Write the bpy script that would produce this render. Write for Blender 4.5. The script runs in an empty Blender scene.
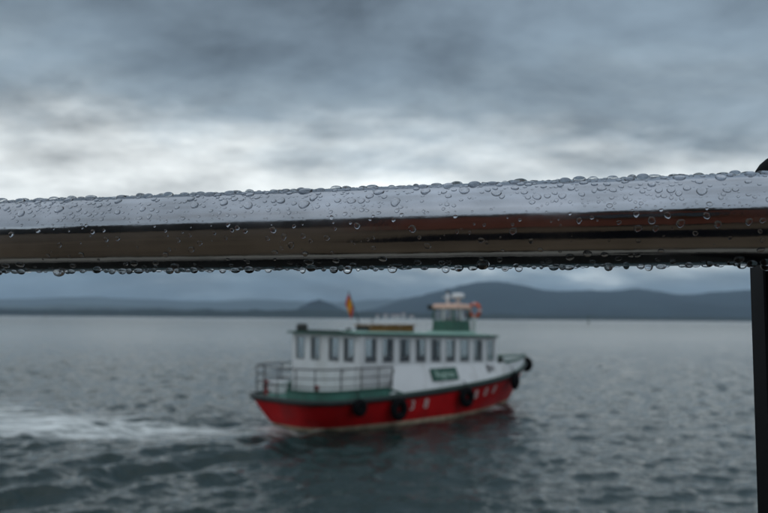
import bpy, bmesh, math, random
import numpy as np
from mathutils import Vector, Matrix

random.seed(7)
rng = np.random.default_rng(11)
sc = bpy.context.scene
col = sc.collection
R = math.radians

# ------------------------------------------------------------------ camera
CAM_Z = 3.75                       # eye height above the water, 1.0 m above the quay
cam_d = bpy.data.cameras.new('camera')
cam = bpy.data.objects.new('camera', cam_d)
col.objects.link(cam)
cam.location = (0, 0, CAM_Z)
cam_d.lens = 35.0
cam_d.sensor_width = 36.0
cam_d.clip_start = 0.02
cam_d.clip_end = 60000
cam.rotation_euler = (Matrix.Rotation(R(90 + 4.7), 3, 'X') @ Matrix.Rotation(R(0.45), 3, 'Z')).to_euler()
cam_d.dof.use_dof = True
cam_d.dof.focus_distance = 0.445
cam_d.dof.aperture_fstop = 11.3
sc.camera = cam

# ------------------------------------------------------------------ sky, sun, exposure
SUN_EL, SUN_AZ = 40.0, 205.0       # azimuth measured clockwise from +Y (view direction)
world = bpy.data.worlds.new('World')
sc.world = world
world.use_nodes = True
wn = world.node_tree.nodes
wl = world.node_tree.links
wn.clear()


def N(nt, t, **kw):
    n = nt.nodes.new(t)
    for k, v in kw.items():
        setattr(n, k, v)
    return n


def build_world():
    nt = world.node_tree
    out = N(nt, 'ShaderNodeOutputWorld')
    bg = N(nt, 'ShaderNodeBackground')
    bg.inputs['Strength'].default_value = 0.10
    sky = N(nt, 'ShaderNodeTexSky')
    sky.sky_type = 'NISHITA'
    sky.sun_disc = False
    sky.sun_elevation = R(SUN_EL)
    sky.sun_rotation = R(SUN_AZ)
    tc = N(nt, 'ShaderNodeTexCoord')
    sep = N(nt, 'ShaderNodeSeparateXYZ')
    wl.new(tc.outputs['Generated'], sep.inputs[0])

    def math_(op, a, b=None, c=None, clamp=False):
        m = N(nt, 'ShaderNodeMath', operation=op)
        m.use_clamp = clamp
        for i, v in enumerate((a, b, c)):
            if v is None:
                continue
            if isinstance(v, (int, float)):
                m.inputs[i].default_value = v
            else:
                wl.new(v, m.inputs[i])
        return m.outputs[0]
    zc = math_('MAXIMUM', sep.outputs['Z'], 0.0)
    den = math_('ADD', zc, 0.22)
    px = math_('DIVIDE', sep.outputs['X'], den)
    py = math_('DIVIDE', sep.outputs['Y'], den)
    cmb = N(nt, 'ShaderNodeCombineXYZ')
    wl.new(px, cmb.inputs[0]); wl.new(py, cmb.inputs[1])

    def noise(scale, detail, rough, off, dist=0.0, sx=1.0):
        mp = N(nt, 'ShaderNodeMapping')
        mp.inputs['Location'].default_value = off
        mp.inputs['Scale'].default_value = (sx, 1, 1)
        wl.new(cmb.outputs[0], mp.inputs['Vector'])
        n = N(nt, 'ShaderNodeTexNoise')
        n.inputs['Scale'].default_value = scale
        n.inputs['Detail'].default_value = detail
        n.inputs['Roughness'].default_value = rough
        n.inputs['Distortion'].default_value = dist
        wl.new(mp.outputs[0], n.inputs['Vector'])
        return n.outputs['Fac']
    big = noise(0.62, 6, 0.55, (3.1, 8.4, 0), 0.1)
    mid = noise(2.5, 8, 0.58, (1.7, 2.2, 5), 0.12, 0.75)
    # stratus deck: brightness from the elevation, edges ragged by the noise
    warp = math_('MULTIPLY_ADD', math_('SUBTRACT', big, 0.5), 0.14, math_('MULTIPLY', math_('SUBTRACT', mid, 0.5), 0.27))
    el = math_('ADD', zc, math_('MULTIPLY', warp, math_('MULTIPLY_ADD', zc, 1.5, 0.55, clamp=True)))
    ramp = N(nt, 'ShaderNodeValToRGB')
    cr = ramp.color_ramp
    cr.interpolation = 'B_SPLINE'
    stops = [(0.0, (0.85, 1.35, 1.85)), (0.055, (1.25, 1.85, 2.35)), (0.085, (4.6, 5.2, 5.4)), (0.12, (9.4, 9.7, 9.5)),
             (0.175, (8.0, 8.4, 8.3)), (0.22, (4.6, 5.2, 5.5)), (0.265, (2.3, 2.85, 3.25)), (0.36, (1.5, 2.0, 2.45)),
             (0.52, (2.0, 2.5, 3.0)), (0.75, (3.0, 3.6, 4.3)), (1.0, (3.4, 4.05, 4.8))]
    while len(cr.elements) < len(stops):
        cr.elements.new(0.5)
    for e, (p, c) in zip(cr.elements, stops):
        e.position = p
        e.color = (c[0] / 20, c[1] / 20, c[2] / 20, 1)
    wl.new(el, ramp.inputs[0])
    wisps = noise(2.7, 9, 0.6, (6.2, 1.2, 2), 0.12, 0.8)
    soft = math_('ADD', math_('MULTIPLY', wisps, 0.68), math_('MULTIPLY', big, 0.32))
    mod = math_('MULTIPLY', math_('MULTIPLY_ADD', math_('SUBTRACT', soft, 0.5), 3.3, 1.02), 20.0)
    cloud = N(nt, 'ShaderNodeMix', data_type='RGBA', blend_type='MULTIPLY')
    cloud.inputs['Factor'].default_value = 1.0
    wl.new(ramp.outputs[0], cloud.inputs['A'])
    cc = N(nt, 'ShaderNodeCombineColor')
    for i in range(3):
        wl.new(mod, cc.inputs[i])
    wl.new(cc.outputs[0], cloud.inputs['B'])
    mix = N(nt, 'ShaderNodeMix', data_type='RGBA')
    mix.inputs['Factor'].default_value = 0.94        # cloud cover over the clear sky
    wl.new(sky.outputs[0], mix.inputs['A'])
    wl.new(cloud.outputs['Result'], mix.inputs['B'])
    wl.new(mix.outputs['Result'], bg.inputs['Color'])
    wl.new(bg.outputs[0], out.inputs['Surface'])


build_world()

sun_d = bpy.data.lights.new('sun', 'SUN')
sun_d.energy = 0.9
sun_d.angle = R(165)
sun_d.color = (1.0, 0.975, 0.94)
sun = bpy.data.objects.new('sun', sun_d)
col.objects.link(sun)
sd = Vector((math.sin(R(SUN_AZ)) * math.cos(R(SUN_EL)), math.cos(R(SUN_AZ)) * math.cos(R(SUN_EL)), math.sin(R(SUN_EL))))
sun.rotation_euler = sd.to_track_quat('Z', 'Y').to_euler()
sun.location = sd * 60

sc.view_settings.view_transform = 'Standard'
sc.view_settings.look = 'None'
sc.view_settings.exposure = 0.22
sc.view_settings.gamma = 1.0
sc.view_settings.use_curve_mapping = False
sc.cycles.use_denoising = True
sc.cycles.max_bounces = 12
sc.cycles.transmission_bounces = 10
sc.cycles.glossy_bounces = 6
sc.cycles.volume_bounces = 1
sc.cycles.sample_clamp_indirect = 6.0
sc.cycles.caustics_reflective = True
sc.cycles.caustics_refractive = True

# ------------------------------------------------------------------ helpers
MATS = {}


def mat(name, color, rough=0.5, metal=0.0, var=0.0, scale=3.0, bump=0.0, bscale=20.0, spec=0.5, rvar=0.0, stretch=(1, 1, 1), dirt=None, dscale=1.5):
    if name in MATS:
        return MATS[name]
    m = bpy.data.materials.new(name)
    m.use_nodes = True
    nt = m.node_tree
    p = nt.nodes['Principled BSDF']
    p.inputs['Base Color'].default_value = (*color, 1)
    p.inputs['Roughness'].default_value = rough
    p.inputs['Metallic'].default_value = metal
    p.inputs['Specular IOR Level'].default_value = spec
    if var or bump or rvar or dirt:
        tc = N(nt, 'ShaderNodeTexCoord')
        mp = N(nt, 'ShaderNodeMapping')
        mp.inputs['Scale'].default_value = stretch
        nt.links.new(tc.outputs['Object'], mp.inputs['Vector'])
        n = N(nt, 'ShaderNodeTexNoise')
        n.inputs['Scale'].default_value = scale
        n.inputs['Detail'].default_value = 6
        n.inputs['Roughness'].default_value = 0.62
        nt.links.new(mp.outputs[0], n.inputs['Vector'])
        last = None
        if var:
            r = N(nt, 'ShaderNodeValToRGB')
            r.color_ramp.elements[0].position = 0.3
            r.color_ramp.elements[1].position = 0.7
            r.color_ramp.elements[0].color = (*[max(0, c * (1 - var)) for c in color], 1)
            r.color_ramp.elements[1].color = (*[min(1, c * (1 + var)) for c in color], 1)
            nt.links.new(n.outputs['Fac'], r.inputs[0])
            last = r.outputs[0]
        if dirt:
            dn = N(nt, 'ShaderNodeTexNoise')
            dn.inputs['Scale'].default_value = dscale
            dn.inputs['Detail'].default_value = 8
            dn.inputs['Roughness'].default_value = 0.7
            mp2 = N(nt, 'ShaderNodeMapping')
            mp2.inputs['Scale'].default_value = (1, 1, 0.25)
            nt.links.new(tc.outputs['Object'], mp2.inputs['Vector'])
            nt.links.new(mp2.outputs[0], dn.inputs['Vector'])
            dr = N(nt, 'ShaderNodeMapRange')
            dr.inputs['From Min'].default_value = 0.52
            dr.inputs['From Max'].default_value = 0.75
            dr.inputs['To Max'].default_value = 0.75
            nt.links.new(dn.outputs['Fac'], dr.inputs['Value'])
            mx = N(nt, 'ShaderNodeMix', data_type='RGBA')
            nt.links.new(dr.outputs[0], mx.inputs['Factor'])
            if last is not None:
                nt.links.new(last, mx.inputs['A'])
            else:
                mx.inputs['A'].default_value = (*color, 1)
            mx.inputs['B'].default_value = (*dirt, 1)
            last = mx.outputs['Result']
        if last is not None:
            nt.links.new(last, p.inputs['Base Color'])
        if rvar:
            mr = N(nt, 'ShaderNodeMapRange')
            mr.inputs['To Min'].default_value = max(0.0, rough - rvar)
            mr.inputs['To Max'].default_value = rough + rvar
            nt.links.new(n.outputs['Fac'], mr.inputs['Value'])
            nt.links.new(mr.outputs[0], p.inputs['Roughness'])
        if bump:
            bn = N(nt, 'ShaderNodeTexNoise')
            bn.inputs['Scale'].default_value = bscale
            bn.inputs['Detail'].default_value = 5
            nt.links.new(mp.outputs[0], bn.inputs['Vector'])
            b = N(nt, 'ShaderNodeBump')
            b.inputs['Strength'].default_value = bump
            b.inputs['Distance'].default_value = 0.02
            nt.links.new(bn.outputs['Fac'], b.inputs['Height'])
            nt.links.new(b.outputs[0], p.inputs['Normal'])
    MATS[name] = m
    return m


def tag(o, label=None, cat=None, group=None, kind=None):
    for k, v in (('label', label), ('category', cat), ('group', group), ('kind', kind)):
        if v:
            o[k] = v
    return o


def empty(name, loc=(0, 0, 0), rz=0.0):
    o = bpy.data.objects.new(name, None)
    o.empty_display_size = 0.2
    o.location = loc
    o.rotation_euler = (0, 0, rz)
    col.objects.link(o)
    return o


class MB:
    """collects shapes into one mesh"""

    def __init__(self):
        self.v = []
        self.f = []

    def add(self, vs, fs):
        k = len(self.v)
        self.v += [tuple(v) for v in vs]
        self.f += [tuple(i + k for i in f) for f in fs]
        return self

    def box(self, c, d, M=None):
        x, y, z = d[0] / 2, d[1] / 2, d[2] / 2
        vs = [Vector((sx * x, sy * y, sz * z)) for sz in (-1, 1) for sx, sy in ((-1, -1), (1, -1), (1, 1), (-1, 1))]
        if M is not None:
            vs = [M @ v for v in vs]
        c = Vector(c)
        return self.add([v + c for v in vs], [(3, 2, 1, 0), (4, 5, 6, 7), (0, 1, 5, 4), (1, 2, 6, 5), (2, 3, 7, 6), (3, 0, 4, 7)])

    def hexa(self, lo, hi):
        """lo, hi: four corners each, same order (counter-clockwise from above)"""
        return self.add(list(lo) + list(hi), [(3, 2, 1, 0), (4, 5, 6, 7), (0, 1, 5, 4), (1, 2, 6, 5), (2, 3, 7, 6), (3, 0, 4, 7)])

    def tube(self, pts, r, n=8, cap=True):
        pts = [Vector(p) for p in pts]
        rs = r if isinstance(r, (list, tuple)) else [r] * len(pts)
        rings = []
        for i, p in enumerate(pts):
            t = (pts[min(i + 1, len(pts) - 1)] - pts[max(i - 1, 0)]).normalized()
            a = Vector((0, 0, 1)) if abs(t.z) < 0.9 else Vector((1, 0, 0))
            u = t.cross(a).normalized()
            w = t.cross(u)
            rings.append([p + (u * math.cos(k * 2 * math.pi / n) + w * math.sin(k * 2 * math.pi / n)) * rs[i] for k in range(n)])
        vs = [v for ring in rings for v in ring]
        fs = []
        for i in range(len(pts) - 1):
            for k in range(n):
                a, b = i * n + k, i * n + (k + 1) % n
                fs.append((a, b, b + n, a + n))
        if cap:
            fs.append(tuple(range(n - 1, -1, -1)))
            fs.append(tuple((len(pts) - 1) * n + k for k in range(n)))
        return self.add(vs, fs)

    def lathe(self, prof, c=(0, 0, 0), n=16, M=None):
        c = Vector(c)
        vs = []
        for r, z in prof:
            for k in range(n):
                a = k * 2 * math.pi / n
                v = Vector((r * math.cos(a), r * math.sin(a), z))
                vs.append((M @ v if M is not None else v) + c)
        fs = []
        for i in range(len(prof) - 1):
            for k in range(n):
                a, b = i * n + k, i * n + (k + 1) % n
                fs.append((a, b, b + n, a + n))
        if prof[0][0] > 1e-6:
            fs.append(tuple(range(n - 1, -1, -1)))
        if prof[-1][0] > 1e-6:
            fs.append(tuple((len(prof) - 1) * n + k for k in range(n)))
        return self.add(vs, fs)

    def build(self, name, m, parent=None, smooth=False, bevel=0.0):
        me = bpy.data.meshes.new(name)
        me.from_pydata([tuple(v) for v in self.v], [], self.f)
        bm = bmesh.new()
        bm.from_mesh(me)
        bmesh.ops.remove_doubles(bm, verts=bm.verts, dist=1e-6)
        bmesh.ops.recalc_face_normals(bm, faces=bm.faces)
        bm.to_mesh(me)
        bm.free()
        me.materials.append(m)
        if smooth:
            me.polygons.foreach_set('use_smooth', [True] * len(me.polygons))
        o = bpy.data.objects.new(name, me)
        col.objects.link(o)
        if parent is not None:
            o.parent = parent
        if bevel:
            b = o.modifiers.new('bevel', 'BEVEL')
            b.width = bevel
            b.segments = 2
            b.limit_method = 'ANGLE'
        return o


def lettering(name, text, m, parent, size, M):
    """flat letters as a thin mesh, placed by the matrix M (x right, y up, z out)"""
    cu = bpy.data.curves.new(name, 'FONT')
    cu.body = text
    cu.size = size
    cu.align_x = 'CENTER'
    cu.align_y = 'CENTER'
    cu.extrude = 0.004
    tmp = bpy.data.objects.new(name + '_tmp', cu)
    col.objects.link(tmp)
    bpy.context.view_layer.update()
    me = bpy.data.meshes.new_from_object(tmp.evaluated_get(bpy.context.evaluated_depsgraph_get()))
    bpy.data.objects.remove(tmp)
    me.transform(M)
    me.name = name
    me.materials.clear()
    me.materials.append(m)
    o = bpy.data.objects.new(name, me)
    col.objects.link(o)
    o.parent = parent
    return o


def frame_matrix(o, xd, yd):
    x = Vector(xd).normalized()
    y = Vector(yd)
    y = (y - x * y.dot(x)).normalized()
    z = x.cross(y)
    M = Matrix((x, y, z)).transposed().to_4x4()
    M.translation = Vector(o)
    return M


# pixel of the 768x513 photograph -> direction (dx/dy, dz/dy), level with the horizon
FPX = 768 * 35 / 36


def hor(px):
    return 318.6 + 0.0079 * (px - 384)


def at(px, py, Y):
    return Vector(((px - 384) / FPX * Y, Y, CAM_Z + (hor(px) - py) / FPX * Y))


# ------------------------------------------------------------------ water
BOAT_P = Vector((-3.6, 25.2, 0.0))
BOAT_A = R(45)
HD = Vector((math.cos(BOAT_A), math.sin(BOAT_A), 0))


def build_water():
    ys = [0.3]
    d = 4.0
    while d < 9000:
        ys.append(d)
        if d < 10: d *= 1.03
        elif d < 45: d *= 1.005
        elif d < 220: d *= 1.0048
        elif d < 500: d *= 1.012
        else: d *= 1.06
    ys.append(26000)
    ys = np.array(ys)
    t = np.concatenate([np.linspace(-6, -0.8, 40)[:-1], np.linspace(-0.8, 0.8, 640), np.linspace(0.8, 6, 40)[1:]])
    Yg, Tg = np.meshgrid(ys, t, indexing='ij')
    Xg = Tg * (Yg + 2.0)
    Z = np.zeros_like(Xg)
    DX = np.zeros_like(Xg); DY = np.zeros_like(Xg)
    cell = np.maximum(np.gradient(ys)[:, None], (Yg + 2.0) * (1.6 / 640))
    wind = R(-62)                     # chop runs down the bay towards the quay
    for lam in np.geomspace(0.30, 4.0, 60):
        for _ in range(2):
            a = wind + rng.normal(0, 0.75)
            k = 2 * math.pi / lam
            amp = 0.0050 * lam * rng.uniform(0.4, 1.1) * (1 if lam < 1.1 else (1.1 / lam) ** 1.5)
            ph = rng.uniform(0, 2 * math.pi)
            th = k * (Xg * math.cos(a) + Yg * math.sin(a)) + ph
            fade = np.clip((lam / cell - 2.0) / 2.5, 0, 1)
            Z += amp * fade * np.cos(th)
            DX -= 0.75 * amp * fade * np.sin(th) * math.cos(a)
            DY -= 0.75 * amp * fade * np.sin(th) * math.sin(a)
    # gusts: patches of stronger and weaker chop
    g = 1 + 0.32 * np.sin(Xg * 0.11 + 1.3 + 0.6 * np.sin(Yg * 0.07)) * np.sin(Yg * 0.09 + 0.4 + 0.7 * np.sin(Xg * 0.05))
    # boat frame
    rx, ry = Xg - BOAT_P.x, Yg - BOAT_P.y
    s = rx * HD.x + ry * HD.y
    q = -rx * HD.y + ry * HD.x
    # wake behind the stern, bending left along the way the boat has come
    pts = np.array([(-3.2, 25.6), (-5.0, 24.6), (-8.0, 24.6), (-12.0, 26.0), (-17.0, 28.8), (-24.0, 33.0)])
    best = np.full(Xg.shape, 1e9); along = np.zeros_like(Xg); acc = 0
    for a, b in zip(pts[:-1], pts[1:]):
        ab = b - a; L = np.hypot(*ab)
        tt = np.clip(((Xg - a[0]) * ab[0] + (Yg - a[1]) * ab[1]) / L ** 2, 0, 1)
        dd = np.hypot(Xg - a[0] - tt * ab[0], Yg - a[1] - tt * ab[1])
        m = dd < best
        best = np.where(m, dd, best); along = np.where(m, acc + tt * L, along)
        acc += L
    w = 1.9 + 0.42 * along
    core = np.exp(-(best / w) ** 2.4) * np.exp(-along / 45.0)
    Z *= g * (1 - 0.15 * core)
    # diverging stern waves
    for side, amp, ang in ((1, 0.12, 0.36), (-1, 0.17, 0.14)):
        aft = np.clip(-s + 2.0, 0, None)
        wob = 0.35 * np.sin(aft * 0.9 + 1.0) + 0.22 * np.sin(aft * 2.3)
        dist = side * q - (1.7 + ang * aft) + wob
        Z += amp * np.exp(-(dist / 2.2) ** 2) * np.cos(dist * 3.1) * np.clip(aft / 3, 0, 1) * np.exp(-aft / 24)
    bow = np.clip(12.6 - s, 0, None)
    for side in (1, -1):
        dist = side * q - (0.2 + 0.40 * bow)
        Z += 0.085 * np.exp(-(dist / 0.9) ** 2) * np.cos(dist * 4.2) * np.clip(bow / 1.5, 0, 1) * np.exp(-bow / 9)
    hull = 1.75 * np.clip(1 - (np.abs(s - 6) / 7.2) ** 2.6, 0, 1) ** 0.5
    edge = np.exp(-np.clip(np.abs(q) - hull, 0, None) / 0.28) * ((s > -0.6) & (s < 12.8))
    foam = np.clip(core * (0.72 + 0.28 * np.clip((along - 2) / 4, 0, 1)), 0, 1)
    foam = np.maximum(foam, 0.72 * edge)
    Xg = Xg + DX; Yg2 = Yg + DY
    nr, nc = Xg.shape
    co = np.stack([Xg, Yg2, Z], -1).reshape(-1, 3)
    i = np.arange(nr * nc).reshape(nr, nc)
    q4 = np.stack([i[:-1, :-1], i[:-1, 1:], i[1:, 1:], i[1:, :-1]], -1).reshape(-1, 4)
    me = bpy.data.meshes.new('water')
    me.vertices.add(len(co)); me.vertices.foreach_set('co', co.astype(np.float32).ravel())
    me.loops.add(q4.size); me.loops.foreach_set('vertex_index', q4.astype(np.int32).ravel())
    me.polygons.add(len(q4))
    me.polygons.foreach_set('loop_start', np.arange(0, q4.size, 4, dtype=np.int32))
    me.polygons.foreach_set('loop_total', np.full(len(q4), 4, dtype=np.int32))
    me.polygons.foreach_set('use_smooth', np.ones(len(q4), dtype=bool))
    me.update(calc_edges=True)
    ch = 0.035 + 0.205 * np.clip(np.log(np.maximum(Yg, 1) / 28) / np.log(14), 0, 1)      # slope of the ripples too fine for the mesh
    a2 = me.attributes.new('chop', 'FLOAT', 'POINT')
    a2.data.foreach_set('value', ch.astype(np.float32).ravel())
    at_ = me.attributes.new('foam', 'FLOAT', 'POINT')
    at_.data.foreach_set('value', foam.astype(np.float32).ravel())
    o = bpy.data.objects.new('water', me)
    col.objects.link(o)
    tag(o, 'dark grey green choppy bay water with a pale wake', 'water', kind='structure')

    m = bpy.data.materials.new('bay water')
    m.use_nodes = True
    nt = m.node_tree; ln = nt.links.new
    p = nt.nodes['Principled BSDF']
    p.inputs['Base Color'].default_value = (0.004, 0.022, 0.020, 1)
    p.inputs['Roughness'].default_value = 0.09
    p.inputs['IOR'].default_value = 1.36
    tc = N(nt, 'ShaderNodeTexCoord')

    def nz(scale, detail, st=(1, 1, 1), rough=0.55):
        mp = N(nt, 'ShaderNodeMapping'); mp.inputs['Scale'].default_value = st
        mp.inputs['Rotation'].default_value = (0, 0, R(25))
        ln(tc.outputs['Object'], mp.inputs['Vector'])
        n = N(nt, 'ShaderNodeTexNoise'); n.inputs['Scale'].default_value = scale; n.inputs['Detail'].default_value = detail
        n.inputs['Roughness'].default_value = rough
        ln(mp.outputs[0], n.inputs['Vector'])
        return n.outputs['Fac']
    b1 = N(nt, 'ShaderNodeBump'); b1.inputs['Strength'].default_value = 0.55; b1.inputs['Distance'].default_value = 0.10
    ln(nz(3.2, 4, (1, 1.5, 1)), b1.inputs['Height'])
    b2 = N(nt, 'ShaderNodeBump'); b2.inputs['Strength'].default_value = 0.6; b2.inputs['Distance'].default_value = 0.5
    ln(nz(1.1, 3, (1, 1.6, 1)), b2.inputs['Height'])
    ln(b2.outputs[0], b1.inputs['Normal'])
    ln(b1.outputs[0], p.inputs['Normal'])
    ca = N(nt, 'ShaderNodeAttribute'); ca.attribute_name = 'chop'
    ln(ca.outputs['Fac'], p.inputs['Roughness'])
    for bb, s0 in ((b1, 0.6), (b2, 0.16)):
        mrb = N(nt, 'ShaderNodeMapRange'); mrb.inputs['From Min'].default_value = 0.08; mrb.inputs['From Max'].default_value = 0.22
        mrb.inputs['To Min'].default_value = s0; mrb.inputs['To Max'].default_value = 0.02
        ln(ca.outputs['Fac'], mrb.inputs['Value']); ln(mrb.outputs[0], bb.inputs['Strength'])
    # foam and aerated water
    fa = N(nt, 'ShaderNodeAttribute'); fa.attribute_name = 'foam'
    n1 = nz(0.85, 10, (0.42, 1.7, 1), 0.74)
    sub = N(nt, 'ShaderNodeMath', operation='MULTIPLY_ADD'); sub.inputs[1].default_value = 0.585; sub.inputs[2].default_value = -0.02
    ln(fa.outputs['Fac'], sub.inputs[0])
    ad = N(nt, 'ShaderNodeMath', operation='ADD'); ln(n1, ad.inputs[0]); ln(sub.outputs[0], ad.inputs[1])
    mr = N(nt, 'ShaderNodeMapRange'); mr.interpolation_type = 'SMOOTHSTEP'
    mr.inputs['From Min'].default_value = 0.82; mr.inputs['From Max'].default_value = 1.06; mr.inputs['To Max'].default_value = 0.95
    ln(ad.outputs[0], mr.inputs['Value'])
    fo = N(nt, 'ShaderNodeBsdfPrincipled')
    fo.inputs['Base Color'].default_value = (0.80, 0.84, 0.82, 1); fo.inputs['Roughness'].default_value = 0.5
    ln(b1.outputs[0], fo.inputs['Normal'])
    ms = N(nt, 'ShaderNodeMixShader')
    ln(mr.outputs[0], ms.inputs[0]); ln(p.outputs[0], ms.inputs[1]); ln(fo.outputs[0], ms.inputs[2])
    ln(ms.outputs[0], nt.nodes['Material Output'].inputs['Surface'])
    me.materials.append(m)


build_water()

# ------------------------------------------------------------------ far shore and hills
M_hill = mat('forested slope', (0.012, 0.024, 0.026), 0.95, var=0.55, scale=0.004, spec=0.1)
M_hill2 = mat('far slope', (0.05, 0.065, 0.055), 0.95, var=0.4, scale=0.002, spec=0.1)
M_shore = mat('shore trees', (0.015, 0.024, 0.016), 0.95, var=0.6, scale=0.02, spec=0.1)


def ridge(name, prof, Y, half, m, jag, seed, label, kind='structure', cols=260, rows=12, cat='hills'):
    r = np.random.default_rng(seed)
    xs = np.array([p[0] for p in prof], float)
    hs = np.array([at(p[0], p[1], Y).z for p in prof])
    px = np.linspace(xs[0], xs[-1], cols)
    H = np.interp(px, xs, hs)
    ker = np.hanning(max(3, cols // 40) | 1); ker /= ker.sum()
    H = np.convolve(np.pad(H, len(ker) // 2, mode='edge'), ker, 'valid')
    X = (px - 384) / FPX * Y

    def smooth_noise(n):
        v = r.normal(0, 1, (cols, rows))
        for _ in range(n):
            v = (v + np.roll(v, 1, 0) + np.roll(v, -1, 0)) / 3
        return v / v.std()
    nz = 0.6 * smooth_noise(14) + 0.4 * smooth_noise(3) + 0.25 * smooth_noise(0)
    vs, fs = [], []
    for j in range(rows):
        u = -1 + 2 * j / (rows - 1)
        k = (1 - abs(u) ** 1.35)
        for i in range(cols):
            z = -0.6 + max(0.0, H[i] + 0.6) * k + (nz[i, j] * jag * (0.25 + 0.75 * k) if 0 < j < rows - 1 else 0)
            vs.append((X[i] + (r.uniform(-.3, .3) if 0 < i < cols - 1 else 0) * (X[1] - X[0]), Y + u * half, max(z, -0.6)))
    for j in range(rows - 1):
        for i in range(cols - 1):
            a = j * cols + i
            fs.append((a, a + 1, a + 1 + cols, a + cols))
    me = bpy.data.meshes.new(name); me.from_pydata(vs, [], fs); me.materials.append(m)
    me.polygons.foreach_set('use_smooth', [True] * len(fs))
    o = bpy.data.objects.new(name, me); col.objects.link(o)
    tag(o, label, cat, kind=kind)
    return o


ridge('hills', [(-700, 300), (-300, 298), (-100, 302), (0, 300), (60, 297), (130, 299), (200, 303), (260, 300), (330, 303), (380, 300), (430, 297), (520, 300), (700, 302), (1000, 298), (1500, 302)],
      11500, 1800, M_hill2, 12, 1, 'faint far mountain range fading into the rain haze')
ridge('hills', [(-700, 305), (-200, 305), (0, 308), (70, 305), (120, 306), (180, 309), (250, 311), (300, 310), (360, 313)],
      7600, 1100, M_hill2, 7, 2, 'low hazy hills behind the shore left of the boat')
ridge('hills', [(345, 317), (372, 309), (400, 301), (430, 293), (455, 287), (480, 282), (497, 281), (515, 284.5), (545, 291), (575, 291.5), (605, 290.5), (632, 288.5), (648, 290), (668, 294), (690, 295), (715, 292), (748, 290.5), (800, 289), (900, 294), (1100, 300), (1500, 306)],
      7000, 1500, M_hill, 8, 3, 'broad forested blue mountain ridge above the far shore')
ridge('hills', [(520, 318), (560, 309), (600, 306), (650, 307), (690, 304), (748, 306), (850, 304), (1000, 310), (1300, 316)],
      5600, 700, M_hill, 6, 6, 'low wooded foothills in front of the mountain ridge')
ridge('hill', [(282, 318), (298, 309.5), (311, 302), (320, 300), (330, 303), (345, 311), (360, 318)],
      5200, 420, M_hill, 4, 4, 'small steep conical hill behind the far shore')
ridge('shore_wood', [(-900, 309.5), (-300, 309), (0, 309.5), (60, 310.5), (120, 310), (190, 311), (250, 310.5), (320, 311), (380, 313), (430, 314), (500, 315), (560, 316), (640, 317.5), (700, 318), (800, 318), (1300, 318)],
      4100, 130, M_shore, 3.5, 5, 'dark line of trees along the low far shore', kind='stuff', cols=900, rows=7, cat='trees')

# ------------------------------------------------------------------ far houses and beacons
M_house = mat('white render', (0.42, 0.42, 0.40), 0.8, var=0.08)
M_hroof = mat('roof tiles', (0.22, 0.10, 0.07), 0.8, var=0.2)
M_hwin = mat('far window glass', (0.03, 0.04, 0.05), 0.1)
HL = ['long white block with red roof on the far shore', 'white house beside the long block on the far shore', 'tallest white house of the far shore cluster',
      'small white house at the edge of the far cluster', 'squat white shed on the far shore below the ridge']
for i, (px, w, h, d) in enumerate([(396, 52, 13, 16), (386, 26, 15, 14), (404, 20, 21, 14), (378, 16, 11, 12), (412, 24, 9, 12)]):
    Y = 3925
    hr = empty('far_house', ((px - 384) / FPX * Y, Y, 6.0))
    tag(hr, HL[i], 'house', 'white houses on the far shore')
    b = MB(); b.box((0, 0, h / 2 - 3), (w, d, h + 6)); b.build('wall', M_house, hr)
    b = MB(); b.add([(-w / 2 - .5, -d / 2 - .5, h + .01), (w / 2 + .5, -d / 2 - .5, h + .01), (w / 2 + .5, d / 2 + .5, h + .01), (-w / 2 - .5, d / 2 + .5, h + .01), (-w / 2 - .5, 0, h + 4), (w / 2 + .5, 0, h + 4)],
                  [(0, 1, 5, 4), (2, 3, 4, 5), (0, 4, 3), (1, 2, 5), (3, 2, 1, 0)])
    b.build('roof', M_hroof, hr)
    for k in range(int(w // 7)):
        for zz in range(int(h // 5)):
            b = MB(); b.box((-w / 2 + 4 + k * 7, -d / 2 - .05, 2.8 + zz * 4.5), (2, .2, 2.2)); b.build('window', M_hwin, hr)

M_beac = mat('beacon paint', (0.02, 0.05, 0.03), 0.6, var=0.2)
M_beac2 = mat('beacon red paint', (0.20, 0.02, 0.02), 0.6, var=0.2)


def beacon(px, Y, h, m, label):
    r = empty('channel_beacon', ((px - 384) / FPX * Y, Y, 0))
    tag(r, label, 'beacon')
    b = MB(); b.lathe([(h * .13, -1.2), (h * .13, h * .18), (h * .10, h * .2)], n=12); b.build('base', M_beac, r)
    b = MB(); b.tube([(0, 0, h * .2), (0, 0, h * .95)], h * .045, 8); b.build('mast', m, r)
    b = MB(); b.lathe([(0, h * .86), (h * .12, h * .86), (h * .12, h * .95), (0, h * 1.05)], n=10); b.build('topmark', m, r)


beacon(588, 620, 6.5, M_beac, 'dark channel beacon on the water below the mountain ridge')
beacon(48, 1100, 5.5, M_beac2, 'tiny channel beacon before the low tree shore')

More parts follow.
